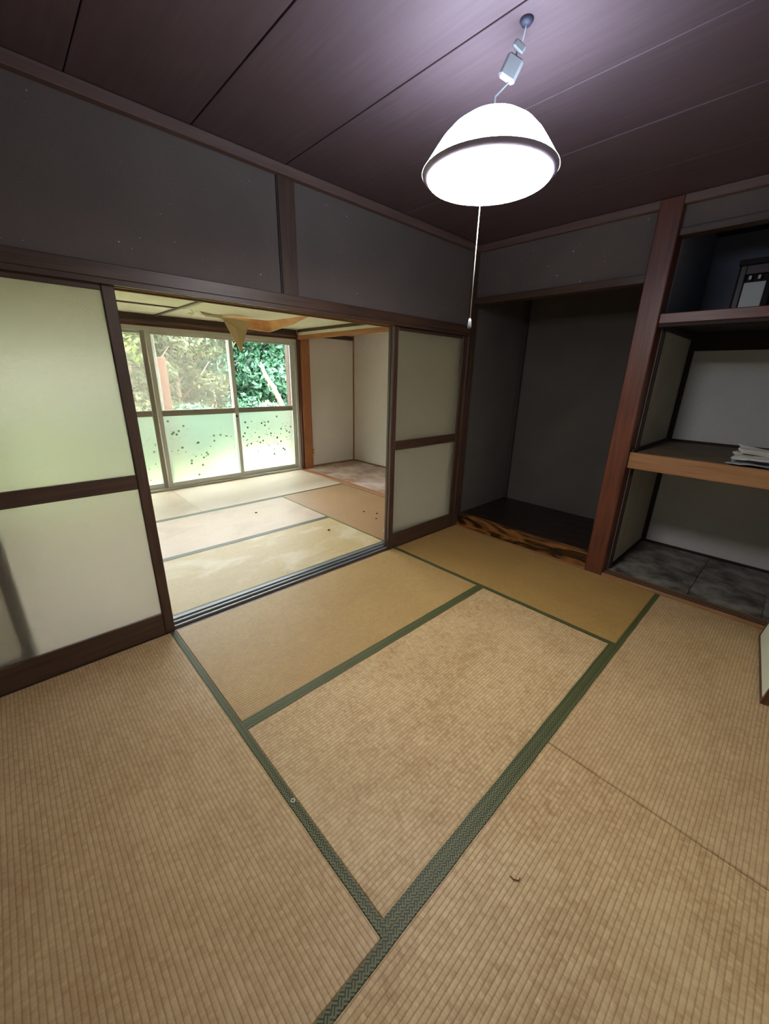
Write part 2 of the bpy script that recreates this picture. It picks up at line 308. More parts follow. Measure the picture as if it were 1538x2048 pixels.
# ------------------------------------------------------------ tatami mats
def mat(x0, x1, y0, y1, material, ax, binds, label, th_=.05, cloth=M_cloth, bw=.030, dz=0.0, grp=None):
    o = box('tatami_mat', x0 + .0012, x1 - .0012, y0 + .0012, y1 - .0012, -.055, dz, material, None, .004); tag(o, label, 'tatami mat', grp)
    for s in binds:
        a = list((x0 + .0004, x1 - .0004, y0 + .0004, y1 - .0004))
        if s == 'N': a[2] = y1 - bw
        if s == 'S': a[3] = y0 + bw
        if s == 'E': a[0] = x1 - bw
        if s == 'W': a[1] = x0 + bw
        c = cloth[0] if s in 'NS' else cloth[1]
        # cloth strip with a rounded crown wrapping over the mat edge
        bm = bmesh.new(); horiz = s in 'NS'; L0, L1 = (a[0], a[1]) if horiz else (a[2], a[3]); w0, w1 = (a[2], a[3]) if horiz else (a[0], a[1])
        out = s in 'NE'; prof = [(0, .0004), (.002, .0018), (bw * .5, .0022), (bw - .002, .0021), (bw + .0002, .0019), (bw + .0002, -.05)]
        rows = []; nL = 24
        for i in range(nL + 1):
            l = L0 + (L1 - L0) * i / nL; row = []
            wob = .0008 * math.sin(i * 1.7 + x0 * 9) if 0 < i < nL else 0
            for (t, z) in prof:
                q = (w0 + t + (wob if t < .003 else 0)) if out else (w1 - t - (wob if t < .003 else 0))
                row.append(bm.verts.new(((l, q, dz + z) if horiz else (q, l, dz + z))))
            rows.append(row)
        for r0, r1 in zip(rows[:-1], rows[1:]):
            for k in range(len(prof) - 1): bm.faces.new((r0[k], r1[k], r1[k + 1], r0[k + 1]))
        bmesh.ops.recalc_face_normals(bm, faces=bm.faces[:])
        cc = Vector(((a[0] + a[1]) / 2, (a[2] + a[3]) / 2, dz))
        for v in bm.verts: v.co -= cc
        me = bpy.data.meshes.new('edge_binding'); bm.to_mesh(me); bm.free(); put('edge_binding', me, c, o, cc)
    return o
mat(-2.73, -.91, -.91, 0, T_gold('X'), 'X', 'S', 'golden tatami mat along the threshold in the open doorway')
mat(-2.73, -.91, -1.82, -.91, T_tan('X'), 'X', 'NS', 'worn blotchy tan tatami mat in the middle of the room')
mat(-.91, -.03, -1.82, 0, T_gold2('Y'), 'Y', 'W', 'ochre tatami mat in front of the dark alcove')
mat(-3.64, -2.73, -1.82, 0, T_tan2('Y'), 'Y', 'E', 'large tan tatami mat in front of the left frosted sliding door')
mat(-1.82, -.03, YS, -1.82, T_tan2('X'), 'X', 'N', 'tan tatami mat running up to the open closet')
mat(-3.64, -1.82, YS, -1.82, T_tan('X'), 'X', 'N', 'tan tatami mat at the bottom right of the photo')
mat(-4.55, -3.64, -1.82, 0, T_tan2('Y'), 'Y', 'W', 'tan tatami mat beyond the left edge of the photo')
# next room
mat(-2.69, -.87, .152, 1.05, T_yellow('X'), 'X', 'NS', 'yellowed stained tatami mat just beyond the threshold', cloth=M_cloth2, dz=-.002)
mat(-2.69, -.87, 1.05, 2.045, T_pinkish('X'), 'X', 'NS', 'faded pinkish tatami mat, middle one of the far room', cloth=M_cloth2, dz=-.002, bw=.032)
mat(-1.82, .11, 2.045, 3.16, T_pale('X'), 'X', 'S', 'bleached pale tatami mat under the right half of the window', cloth=M_cloth2, dz=-.002)
mat(-3.64, -1.82, 2.045, 3.16, T_pinkish('X'), 'X', 'S', 'faded tatami mat under the left half of the window', cloth=M_cloth2, dz=-.002)
mt = mat(-.87, .10, .152, 2.045, T_bare, 'Y', 'WE', 'bare brown tatami mat beside the low side recess', cloth=M_cloth2, bw=.016, dz=-.002)
mat(-3.64, -2.69, .152, 2.045, T_pinkish('Y'), 'Y', 'E', 'faded tatami mat behind the left frosted sliding door', cloth=M_cloth2, dz=-.002)
# patch of exposed paper core on the brown mat
pv = [(-.80, .20), (-.34, .20), (.02, .20), (.05, .42), (-.10, .55), (-.30, .48), (-.52, .50), (-.70, .36)]
lab(poly('torn_patch', [(x, y, .0008) for x, y in pv], [tuple(range(len(pv)))], plaster('grey_core', srgb(188, 174, 154), .08), mt, (-.3, .35, 0)), 'greyish patch where the woven surface has worn away')

# ------------------------------------------------------------ far room shell
CZ = 2.062; YN = 3.2
box('wall_far_south', XW, -.05, .13, .14, 1.89, H, M_cream, kind='structure', bev=0)
wn = st('wall_far_north', (.7, 3.25, 1)); box('white_panel', .345, 1.26, YN, YN + .08, -.05, H, M_white, wn, 0)
box('upper_wall', XW, .35, 3.24, 3.34, 1.99, H, M_cream, wn, 0); box('left_wall', XW, -3.55, 3.2, 3.3, -.05, 2.0, M_cream, wn, 0)
box('wall_nook_east', 1.25, 1.33, .12, YN + .08, -.05, H, M_white, kind='structure', bev=0)
box('wall_nook_south', .2, 1.25, .12, .2, -.05, H, M_white, kind='structure', bev=0)
t11 = st('trim_11', (.27, 3.2, 1)); box('window_post', .195, .345, 3.13, 3.26, -.05, 1.99, wood('orange', 'Z'), t11, .004)
box('jamb_strip', .165, .195, 3.15, 3.26, -.05, 1.99, wood('red', 'Z'), t11, .003)
t12 = st('trim_12', (.17, 2, 2)); lab(box('orange_beam', .15, .20, .2, 3.13, 1.93, 1.985, wood('orange', 'Y'), t12, .003), 'orange timber beam over the side recess')
lab(box('white_strip', .158, .20, .2, 3.13, 1.985, 2.025, M_cream, t12, 0), 'narrow cream strip above the beam'); box('brown_moulding', .145, .20, .2, 3.13, 2.025, CZ, wood('dark', 'Y'), t12, .003)
t13 = st('trim_13', (.8, 3.15, 1)); box('corner_strip', 1.232, 1.25, YN - .018, YN, .01, CZ, wood('tan', 'Z'), t13, .002)
box('head_strip', .345, 1.232, YN - .02, YN, 1.99, 2.05, wood('dark', 'X'), t13, .002); box('baseboard', .345, 1.232, YN - .014, YN, .008, .03, wood('tan', 'X'), t13, .002); box('baseboard', 1.236, 1.25, .2, YN - .018, .008, .03, wood('tan', 'Y'), t13, .002)
t14 = st('trim_14', (-1.5, 3.2, 2)); box('window_head', -3.55, .165, 3.17, 3.25, 1.965, 2.0, wood('mould', 'X'), t14, .003); box('window_head', -3.55, .165, 3.185, 3.25, 2.0, CZ, wood('dark', 'X'), t14, .003)
box('head_batten', -3.55, .165, 3.155, 3.17, 1.975, 1.985, wood('mould', 'X'), t14, .001); box('head_rail', -3.55, .165, 3.20, 3.25, 1.935, 1.965, wood('red', 'X'), t14, .002)
fn = st('floor_nook', (.7, 2, 0)); box('sill_plank', .11, .20, .152, 3.13, -.05, .008, wood('orange', 'Y'), fn, .003)
for y0, y1 in ((.2, 1.1), (1.103, 2.0), (2.003, 2.62), (2.623, 3.2)): box('floor_panel', .20, 1.25, y0, y1, -.05, .004, M_nook_floor, fn, .002)
box('wall_filler', -3.64, .11, 3.16, 3.20, -.05, -.006, wood('tan', 'X'), kind='structure', bev=0).name = 'trim_15'

# far ceiling: cream boards, brown battens, torn centre panel
fc = st('ceiling_far_room', (-1.5, 1.6, CZ)); ceb = lambda *a: box('ceiling_panel', *a, CZ, CZ + .008, M_cream, fc, .001)
ceb(XW, -1.70, .14, 1.58); ceb(XW, -1.70, 1.60, 2.38); ceb(XW, -1.70, 2.40, 3.24); ceb(-1.68, .15, .14, 1.44); poly('ceiling_panel', [(x, y, z) for z in (CZ, CZ + .008) for x, y in ((-1.68, 2.3), (-.82, 2.3), (-.6, 1.72), (-.6, 1.39), (.15, 1.39), (.15, 3.24), (-1.68, 3.24))], [tuple(range(6, -1, -1)), tuple(range(7, 14))] + [(k, (k + 1) % 7, (k + 1) % 7 + 7, k + 7) for k in range(7)], M_cream, fc, (-.7, 2.5, CZ))
box('ceiling_panel', .20, 1.25, .14, 3.24, CZ, CZ + .008, M_cream, fc, .001)
boxes('roof_void', [(XW, 1.35, .14, 3.34, H, H + .06)], wood('black', 'X'), fc)
lab(box('ceiling_batten', XW, -1.66, 1.575, 1.605, CZ - .014, CZ, wood('dark', 'X'), fc, .002), 'dark ceiling batten'); box('ceiling_batten', -1.705, -1.675, .14, 3.2, CZ - .016, CZ, wood('mould', 'Y'), fc, .002)
box('ceiling_batten', XW, -1.70, 2.375, 2.40, CZ - .012, CZ, wood('mould', 'X'), fc, .002); box('ceiling_batten', -.66, .145, 1.355, 1.39, CZ - .014, CZ, wood('dark', 'X'), fc, .002)
M_card = plaster('peeled_card', srgb(214, 192, 146), .05); M_back = stained('raw_ply_back', srgb(196, 128, 62), srgb(224, 166, 98), .6, 6)
def sheet(name, P, mat, parent, nu=16, thick=.003):
    # P: function(s,t)->xyz
    vs, fs = [], []
    for i in range(nu + 1):
        for j in range(nu + 1): vs.append(P(i / nu, j / nu))
    for i in range(nu):
        for j in range(nu): a = i * (nu + 1) + j; fs.append((a, a + nu + 1, a + nu + 2, a + 1))
    return poly(name, vs, fs, mat, parent, vs[0], True, thick)
def lerp(a, b, t): return tuple(a[k] + (b[k] - a[k]) * t for k in range(3))
def pw(pts, t):
    for (t0, p0), (t1, p1) in zip(pts[:-1], pts[1:]):
        if t <= t1: return lerp(p0, p1, (t - t0) / (t1 - t0))
    return pts[-1][1]
edge = [(0, (-1.675, 2.30, 2.045)), (.15, (-1.45, 2.2, 2.013)), (.55, (-.80, 2.2, 2.018)), (.8, (-.60, 1.68, 2.050)), (1, (-.60, 1.42, CZ))]
back = [(0, (-1.675, 1.44, CZ)), (1, (-.60, 1.41, CZ))]
lab(sheet('sagging_panel', lambda s, t: lerp(pw(back, s), pw(edge, s), t ** 1.0), M_cream, fc, 24), 'cream ceiling panel sagging towards its torn edge')
# curled strip with raw brown back showing
up = [(0, (-1.30, 2.23, 2.03)), (.5, (-.80, 2.23, 2.03)), (1, (-.60, 1.66, CZ - .004))]
low = [(0, (-1.33, 2.34, 2.01)), (.25, (-1.03, 2.36, 1.93)), (.5, (-.72, 2.34, 1.915)), (.75, (-.60, 2.0, 1.985)), (1, (-.585, 1.62, CZ - .006))]
def curl(s, t):
    a, b = pw(up, s), pw(low, s); p = list(lerp(a, b, t)); p[1] += .02 * math.sin(math.pi * t); return tuple(p)
c1 = lab(sheet('curled_sheet', curl, M_back, fc, 20), 'orange-brown raw back of the sheet peeling down')
lowp = [curl(s / 40, 1) for s in range(0, 41)]
lab(tube('curled_edge', lowp, .004, M_cream, fc, 6), 'cream broken edge of the peeling sheet')
lab(poly('hanging_flap', [(-1.335, 2.2, 2.0), (-1.03, 2.2, 1.985), (-1.16, 2.19, 1.667), (-1.20, 2.17, 1.90), (-1.115, 2.172, 1.88)], [(0, 3, 4, 1), (0, 2, 3), (3, 2, 4), (4, 2, 1)], M_card, fc, (-1.18, 2.2, 1.9), False, .003), 'triangular flap of ceiling board hanging point down')
lab(poly('torn_tongue', [(-1.55, 2.19, 2.03), (-1.33, 2.2, 2.01), (-1.30, 2.19, 1.985), (-1.50, 2.18, 1.985), (-1.53, 2.185, 2.0)], [(0, 4, 3, 2, 1)], M_cream, fc, (-1.45, 2.2, 2.0), False, .003), 'short torn tongue at the left of the hole')
for k in range(6):
    a = Vector((-1.60 + random.uniform(-.05, .1), 2.2, 2.03)); tube('paper_shred', [a, a + Vector((.03, -.01, -.02)), a + Vector((random.uniform(-.03, .05), .01, -random.uniform(.02, .05)))], .0025, M_cream, fc, 5)

# ------------------------------------------------------------ window
wn1 = st('window_1', (-1.3, 3.22, 1)); YF = 3.2
box('frame_head', -3.55, .165, YF, YF + .10, 1.885, 1.94, M_alu, wn1, .004); box('frame_sill', -3.55, .165, YF - .01, YF + .10, -.012, .022, M_alu, wn1, .003)
for y0 in (.02, .055): box('sill_track', -3.55, .165, YF + y0, YF + y0 + .006, .022, .03, M_alu, wn1, 0)
box('frame_jamb', .128, .165, YF, YF + .10, .02, 1.89, M_alu, wn1, .003); box('frame_jamb', -3.55, -3.51, YF, YF + .10, .02, 1.89, M_alu, wn1, .003)
def flower(bm, cx, cz, y, r):
    n = 20; c = bm.verts.new((cx, y, cz)); ring = []
    for k in range(n): th = 2 * math.pi * k / n; rr = r * (.62 + .38 * abs(math.cos(2.5 * th))); ring.append(bm.verts.new((cx + rr * math.cos(th), y, cz + rr * math.sin(th))))
    for k in range(n): bm.faces.new((c, ring[k], ring[(k + 1) % n]))
M_flower2 = simple('faint_flower_decal', srgb(158, 184, 156), .6)
def sash(x0, x1, y, hz, nf):
    sx = box('sash_stile', x0, x0 + .052, y, y + .028, .03, 1.887, M_alu, wn1, .004); box('sash_stile', x1 - .052, x1, y, y + .028, .03, 1.887, M_alu, wn1, .004)
    box('sash_top_rail', x0 + .05, x1 - .05, y + .002, y + .026, 1.855, 1.887, M_alu, wn1, .003); box('sash_middle_rail', x0 + .05, x1 - .05, y + .002, y + .026, .925, .995, M_alu_dark, wn1, .003)
    box('sash_bottom_rail', x0 + .05, x1 - .05, y + .002, y + .026, .03, .085, M_alu, wn1, .003)
    lab(box('upper_glass', x0 + .048, x1 - .048, y + .012, y + .016, .99, 1.86, hz, wn1, 0), 'clear upper window glass' if hz is M_clear else 'dusty upper window glass')
    gl = lab(box('lower_glass', x0 + .048, x1 - .048, y + .012, y + .016, .08, .93, M_glass2, wn1, 0), 'frosted lower glass with small flower motifs')
    bm = bmesh.new()
    for k in range(nf):
        cx = random.uniform(x0 + .09, x1 - .09); cz = random.triangular(.12, .9, .6); flower(bm, cx, cz, y + .0105, random.choice((.004, .006, .010, .017)))
    me = bpy.data.meshes.new('flower_motifs'); bmesh.ops.translate(bm, verts=bm.verts[:], vec=-Vector((x0, y, .5))); bm.to_mesh(me); bm.free(); o = put('flower_motifs', me, M_flower if hz is M_clear else M_flower2, wn1, (x0, y, .5), 'stuff'); lab(o, 'small printed green flower motifs on the glass')
sash(-.862, .125, YF + .045, M_clear, 90); sash(-1.82, -.80, YF + .01, M_haze, 55); sash(-2.74, -1.80, YF + .045, M_haze, 40); sash(-3.52, -2.69, YF + .01, M_haze, 20)
box('centre_post', -1.885, -1.835, YF - .012, YF + .008, .03, 1.887, M_alu_dark, wn1, .004); box('screen_stile', -1.76, -1.72, YF + .078, YF + .095, .03, 1.887, M_alu, wn1, .003)
box('sash_lock', -.848, -.826, YF + .0, YF + .012, .87, .90, M_groove, wn1, .003)
# outlet
ou = tag(box('wall_outlet', .352, .418, YN - .010, YN, .20, .315, simple('ivory_plastic', srgb(226, 216, 182), .4), None, .003), 'small ivory wall socket low beside the orange window post', 'outlet')
for z in (.232, .275): lab(box('socket_slot', .373, .397, YN - .0115, YN - .009, z, z + .018, M_groove, ou, 0), 'dark socket opening')

# ------------------------------------------------------------ pendant lamp
LX, LY = -1.811, -1.29
em = lambda nm, c, s: (lambda n: (n.set(n.b.inputs['Emission Color'], c), n.set(n.b.inputs['Emission Strength'], s), n.fin((.9, .9, .9, 1), .4))[-1])(N(nm))
M_disc = em('glowing_diffuser', (.99, .96, .93, 1), LAMP_DISC); M_dome = em('glowing_shade', (.66, .79, 1, 1), LAMP_DOME)
M_plas = simple('white_plastic', srgb(150, 154, 156), .5); M_grey = simple('grey_rim_plastic', srgb(160, 154, 184), .4)
pl = thing('pendant_lamp', 'white glowing dome pendant lamp with a pull cord hanging from the ceiling', 'lamp', (LX, LY, 2.5))
lathe('ceiling_rose', [(.001, 2.502), (.020, 2.502), (.021, 2.497), (.015, 2.488), (.001, 2.486)], (LX + .03, LY - .07, 2.48), simple('rose_plastic', srgb(44, 44, 62), .6), pl, 24)
tube('flex_cord', [(LX + .03, LY - .07, 2.487), (LX + .05, LY - .05, 2.47), (LX + .045, LY - .035, 2.45), (LX + .055, LY - .03, 2.43), (LX + .035, LY - .02, 2.37), (LX - .0, LY, 2.33), (LX, LY, 2.285)], .003, M_plas, pl)
o = box('cord_connector', LX + .028, LX + .068, LY - .048, LY - .034, 2.445, 2.468, M_plas, pl, .004); o.rotation_euler = (.0, .6, -.78)
o = box('cord_reel', LX + .010, LX + .068, LY - .036, LY - .012, 2.372, 2.440, M_plas, pl, .008); o.rotation_euler = Matrix.Rotation(-.78, 3, 'Z').to_euler(); o.rotation_euler.rotate_axis('Y', .45)
lathe('shade_cap', [(.001, 2.292), (.014, 2.292), (.03, 2.285), (.05, 2.279)], (LX, LY, 2.3), M_grey, pl, 32)
dome = [(.030, 2.279), (.06, 2.275), (.105, 2.259), (.14, 2.236), (.17, 2.206), (.192, 2.176), (.208, 2.153), (.221, 2.134), (.2298, 2.1225)]
lab(lathe('shade', dome, (LX, LY, 2.2), M_dome, pl), 'white translucent dome shade')
lab(lathe('rim_band', [(.2296, 2.1222), (.226, 2.118), (.218, 2.112), (.211, 2.107), (.200, 2.107)], (LX, LY, 2.12), M_grey, pl), 'grey band between shade and diffuser')
lab(lathe('diffuser', [(.207, 2.112), (.2095, 2.104), (.205, 2.100), (.16, 2.096), (.08, 2.093), (.001, 2.092)], (LX, LY, 2.1), M_disc, pl), 'bright flat white diffuser')
tube('pull_cord', [(LX - .02, LY + .01, 2.10), (LX - .022, LY + .01, 1.9), (LX - .024, LY + .01, 1.665)], .0016, simple('pull_cord', srgb(225, 225, 220), .6), pl, 6)
lathe('cord_bead', [(.001, 1.668), (.005, 1.664), (.006, 1.656), (.008, 1.64), (.006, 1.634), (.001, 1.632)], (LX - .024, LY + .01, 1.65), M_plas, pl, 16)

# ------------------------------------------------------------ small things
# bundle of plastic bag and papers on the closet shelf
bn = thing('paper_bundle', 'crumpled white papers in a plastic bag on the closet shelf', 'papers', (.12, -2.15, .976))
def crumple(name, pts, z, mat, amp, seed, nu=14):
    r = random.Random(seed); ph = [r.uniform(0, 6) for _ in range(6)]; a, b, c, d = pts
    def P(s, t):
        p0 = lerp(a, b, s); p1 = lerp(d, c, s); p = list(lerp(p0, p1, t)); e = math.sin(math.pi * s) * math.sin(math.pi * t)
        p[2] += amp * (.6 * e + .35 * abs(math.sin(7 * s + ph[0] + 3 * t)) + .25 * abs(math.sin(9 * t + ph[1] + 4 * s)))
        p[0] += .006 * math.sin(13 * t + ph[2]); p[1] += .008 * math.sin(11 * s + ph[3]); return tuple(p)
    return sheet(name, P, mat, bn, nu, .001)
M_bag = simple('thin_plastic_bag', srgb(186, 190, 196), .25, Alpha=.9); M_pap = simple('white_paper', srgb(214, 212, 204), .7); M_ink = simple('dark_print', srgb(48, 50, 58), .6)
crumple('plastic_bag', [(.0, -1.985, .979), (.36, -2.0, .979), (.36, -2.40, .979), (.0, -2.45, .979)], 0, M_bag, .022, 1)
crumple('paper_sheet', [(.06, -2.0, 1.005), (.30, -1.98, 1.03), (.34, -2.38, 1.005), (.04, -2.40, 1.0)], 0, M_pap, .02, 2)
crumple('paper_sheet', [(.16, -2.02, 1.03), (.33, -1.99, 1.07), (.36, -2.36, 1.01), (.12, -2.42, 1.01)], 0, M_pap, .02, 3)
crumple('printed_strip', [(.035, -2.07, 1.008), (.055, -2.07, 1.010), (.055, -2.36, 1.010), (.03, -2.36, 1.006)], 0, M_ink, .004, 4, 8)
# framed board in upper cupboard
fb = thing('wooden_cabinet', 'small dark wooden frame with a white sheet inside the upper cupboard', 'cabinet', (.62, -1.80, 1.85))
box('frame_side', .60, .66, -1.735, -1.705, 1.85, 2.20, wood('dark', 'Z'), fb); box('frame_side', .60, .66, -1.885, -1.855, 1.85, 2.20, wood('black', 'Z'), fb)
box('frame_top', .585, .68, -2.05, -1.69, 2.20, 2.235, wood('black', 'Y'), fb); box('back_panel', .64, .66, -2.05, -1.69, 1.85, 2.20, wood('black', 'Z'), fb, 0)
lab(box('white_sheet', .625, .628, -1.850, -1.738, 1.85, 2.10, simple('white_card', (.88, .87, .82, 1), .7), fb, 0), 'plain white sheet in the frame'); box('frame_rail', .60, .66, -1.855, -1.735, 2.145, 2.20, wood('dark', 'Y'), fb)
for y in (-1.765, -1.812): lab(box('metal_clip', .600, .612, y - .008, y + .008, 2.112, 2.138, M_alu, fb, .003), 'small pale clip')
# removed sliding panel at the right edge
A_ = Vector((-.85, -2.466, 0)); B_ = Vector((-.14, -2.408, 0)); pu = (B_ - A_).normalized(); pw_ = Vector((-.02, -.150, 1)); pw_ = (pw_ - pu * pw_.dot(pu)).normalized(); pd = pu.cross(pw_) * -1
def leanbox(name, u0, u1, w0, w1, d0, d1, mat, parent):
    P = [A_ + pu * u + pw_ * w + pd * d + Vector((0, 0, .001)) for u in (u0, u1) for w in (w0, w1) for d in (d0, d1)]
    return poly(name, P, [(0, 1, 3, 2), (4, 6, 7, 5), (0, 4, 5, 1), (2, 3, 7, 6), (0, 2, 6, 4), (1, 5, 7, 3)], mat, parent, A_)
lp = thing('fusuma_panel', 'cream fusuma panel with a dark frame leaning on the wall at the right edge', 'sliding panel', A_)
FW = .712
leanbox('paper_face', .018, FW - .018, .016, 1.68, .003, .016, simple('cream_paper', srgb(214, 214, 190), .7), lp)
leanbox('side_frame', 0, .018, 0, 1.7, 0, .019, wood('red', 'Z'), lp); leanbox('side_frame', FW - .018, FW, 0, 1.7, 0, .019, wood('dark', 'Z'), lp)
leanbox('bottom_frame', .018, FW - .018, 0, .016, 0, .019, wood('dark', 'X'), lp); leanbox('top_frame', .018, FW - .018, 1.68, 1.7, 0, .019, wood('dark', 'X'), lp)
# debris
def crumb(name, x, y, z, r, col, label, cat, seed, flat=.5, grp=None):
    rr = random.Random(seed); bm = bmesh.new(); bmesh.ops.create_icosphere(bm, subdivisions=2, radius=r)
    for v in bm.verts: v.co *= rr.uniform(.75, 1.2); v.co.z *= flat
    mz = min(v.co.z for v in bm.verts)
    for v in bm.verts: v.co.z -= mz
    me = bpy.data.meshes.new(name); bm.to_mesh(me); bm.free(); return tag(put(name, me, simple(name, col, .8), None, (x, y, z)), label, cat, grp)
brown = srgb(86, 62, 44)
for i, (x, y) in enumerate([(-.47, .92), (-.40, .78), (-.52, .66)]):
    crumb('crumb', x, y, -.002, .011, brown, ['brown crumb on the bare brown mat, farthest of three', 'brown crumb on the bare brown mat, nearest the door stile', 'brown crumb on the bare brown mat, nearest the green binding'][i], 'debris', i, .5, 'crumbs on the brown mat')
crumb('plaster_chip', -.18, .50, -.001, .022, srgb(236, 228, 214), 'white flake of plaster on the brown mat beside the right doors', 'debris', 11, .4)
crumb('crumb', -1.40, 1.66, -.002, .012, brown, 'dark crumb on the middle mat of the far room', 'debris', 5)
crumb('crumb', -1.10, .72, -.002, .013, brown, 'dark crumb on the yellowed stained mat beyond the threshold', 'debris', 6)
pr = lathe('ring', [(.004, .004), (.0045, .0055), (.007, .006), (.0085, .004), (.008, .0022), (.0045, .0022), (.004, .004)], (-2.742, -1.335, .003), simple('ring_plastic', srgb(206, 206, 190), .4), None, 20); tag(pr, 'tiny pale ring lying on the green mat binding', 'ring')
pt = tube('straw_scrap', [(-2.37, -1.985, .0025), (-2.372, -1.997, .004), (-2.362, -2.010, .0035), (-2.353, -2.009, .0025)], .0016, simple('dry_straw', srgb(96, 72, 44), .8), None, 6); tag(pt, 'tiny curled brown scrap on the tan mat right of the wide binding', 'debris')
# dust specks scattered on the far mats
bm = bmesh.new()
for k in range(160):
    x = random.uniform(-2.5, 1.1); y = random.uniform(.2, 3.0); z = .0045 if x > .2 else -.0015
    s = random.uniform(.002, .006); a = random.uniform(0, 3); vs = [bm.verts.new((x + s * math.cos(a + t), y + s * .6 * math.sin(a + t), z + .0012 * (q % 2))) for q, t in enumerate((0, 1.6, 3.1, 4.7))]; bm.faces.new(vs)
me = bpy.data.meshes.new('dust_specks'); bm.to_mesh(me); bm.free(); tag(put('dust_specks', me, simple('dust', srgb(100, 84, 66), .9)), 'fine dirt specks scattered over the far room floor', 'dirt', kind='stuff')

# ------------------------------------------------------------ outdoors
def ground_h(x, y): return -.45 + max(0, y - 6.2) * .16 + .05 * math.sin(x * 1.3) * math.sin(y * 1.1)
n = N('garden_soil'); f = n.noise(n.tc.outputs['Object'], 1.2, 8, .7); f2 = n.noise(n.tc.outputs['Object'], 30, 4, .7)
M_soil = n.fin(n.mix(n.ramp(f2, [(.4, g(0)), (.6, g(.5))]), n.ramp(f, [(.38, srgb(110, 104, 84)), (.5, srgb(120, 136, 84)), (.66, srgb(96, 126, 66))]), srgb(150, 140, 112)), .9)
vs, fs = [], []; nx, ny = 50, 36
for j in range(ny + 1):
    for i in range(nx + 1): x = -14 + 28 * i / nx; y = 3.42 + 16 * j / ny; vs.append((x, y, ground_h(x, y)))
for j in range(ny):
    for i in range(nx): a = j * (nx + 1) + i; fs.append((a, a + 1, a + nx + 2, a + nx + 1))
o = poly('ground', vs, fs, M_soil, None, (0, 3.5, -.45), True); o['kind'] = 'structure'; o.name = 'floor_garden'
pvx = box('paving', -.2, 6.0, 4.2, 5.5, -.5, -.36, plaster('pale_concrete', srgb(186, 184, 174), .05), None, .02); tag(pvx, 'pale concrete slab in the sunny garden behind the frosted window', 'paving')
box('roof_eave', XW - .5, 2.2, 3.34, 3.85, 2.15, 2.25, wood('dark', 'X'), kind='structure').name = 'trim_16'  # unseen eave, added with the roof to hold back the sun
box('roof', XW - .5, 2.4, YS - .5, 3.7, 2.62, 2.72, wood('dark', 'X'), kind='structure').name = 'roof_sun_block'  # unseen roof slab, added so sunlight does not leak into the rooms
tag(box('veranda_post', .27, .38, 3.62, 3.73, -.42, 2.15, wood('dark', 'Z'), None, .006), 'reddish brown veranda post just outside the right window pane', 'post')
tag(box('garden_post', -1.135, -1.0, 5.45, 5.58, ground_h(-1, 5.5) - .02, 1.68, plaster('weathered_post_wood', srgb(72, 46, 30)), None, .01), 'weathered orange-brown wooden post in the garden left of the window centre', 'post')
def leafmat(name, a, b, c):
    n = N(name); f = n.noise(n.tc.outputs['Object'], 1.7, 3); f2 = n.white(n.map((9, 9, 9)))
    gi = n.t.nodes.new('ShaderNodeNewGeometry'); r = gi.outputs['Random Per Island']
    col = n.ramp(n.math('ADD', n.math('MULTIPLY', r, .75), n.math('MULTIPLY', f, .25)), [(.2, a), (.55, b), (.9, c)])
    n.fin(col, .6); t = n.t.nodes.new('ShaderNodeBsdfTranslucent'); n.link(col, t.inputs[0]); mm = n.t.nodes.new('ShaderNodeMixShader'); mm.inputs[0].default_value = .35
    n.link(n.b.outputs[0], mm.inputs[1]); n.link(t.outputs[0], mm.inputs[2]); n.link(mm.outputs[0], n.out.inputs[0]); return n.m
M_leaf = [leafmat('blue_green_leaves', srgb(18, 46, 30), srgb(50, 98, 68), srgb(96, 142, 108)), leafmat('olive_leaves', srgb(26, 34, 12), srgb(58, 68, 34), srgb(96, 104, 60)), leafmat('yellow_green_leaves', srgb(34, 46, 10), srgb(70, 86, 20), srgb(116, 128, 44))]
M_bark = plaster('bark', srgb(112, 96, 80), .2); M_snag = plaster('bleached_bark', srgb(128, 116, 96), .08)
def leaves(name, blobs, nl, size, mat, parent, loc):
    nb = len(blobs); idx = rng.integers(0, nb, nl); B = np.array(blobs)[idx]
    d = rng.normal(size=(nl, 3)); d /= np.linalg.norm(d, axis=1)[:, None]; rad = rng.uniform(.55, 1.05, (nl, 1)) ** .6
    c = B[:, :3] + d * rad * B[:, 3:6]
    nrm = d * .6 + rng.normal(size=(nl, 3)) * .5 + np.array([0, -.2, .45]); nrm /= np.linalg.norm(nrm, axis=1)[:, None]
    t = np.cross(nrm, rng.normal(size=(nl, 3))); t /= np.linalg.norm(t, axis=1)[:, None]; b = np.cross(nrm, t)
    s = (size * rng.uniform(.6, 1.3, nl))[:, None]
    v = np.stack([c - t * s, c + b * s * .38 + nrm * s * .08, c + t * s, c - b * s * .38 + nrm * s * .08], 1).reshape(-1, 3) - np.array(loc)
    me = bpy.data.meshes.new(name); me.vertices.add(nl * 4); me.vertices.foreach_set('co', v.ravel()); me.loops.add(nl * 4); me.loops.foreach_set('vertex_index', np.arange(nl * 4, dtype=np.int32))
    me.polygons.add(nl); me.polygons.foreach_set('loop_start', np.arange(0, nl * 4, 4, dtype=np.int32)); me.update(calc_edges=True); me.validate()
    return put(name, me, mat, parent, loc, 'stuff')
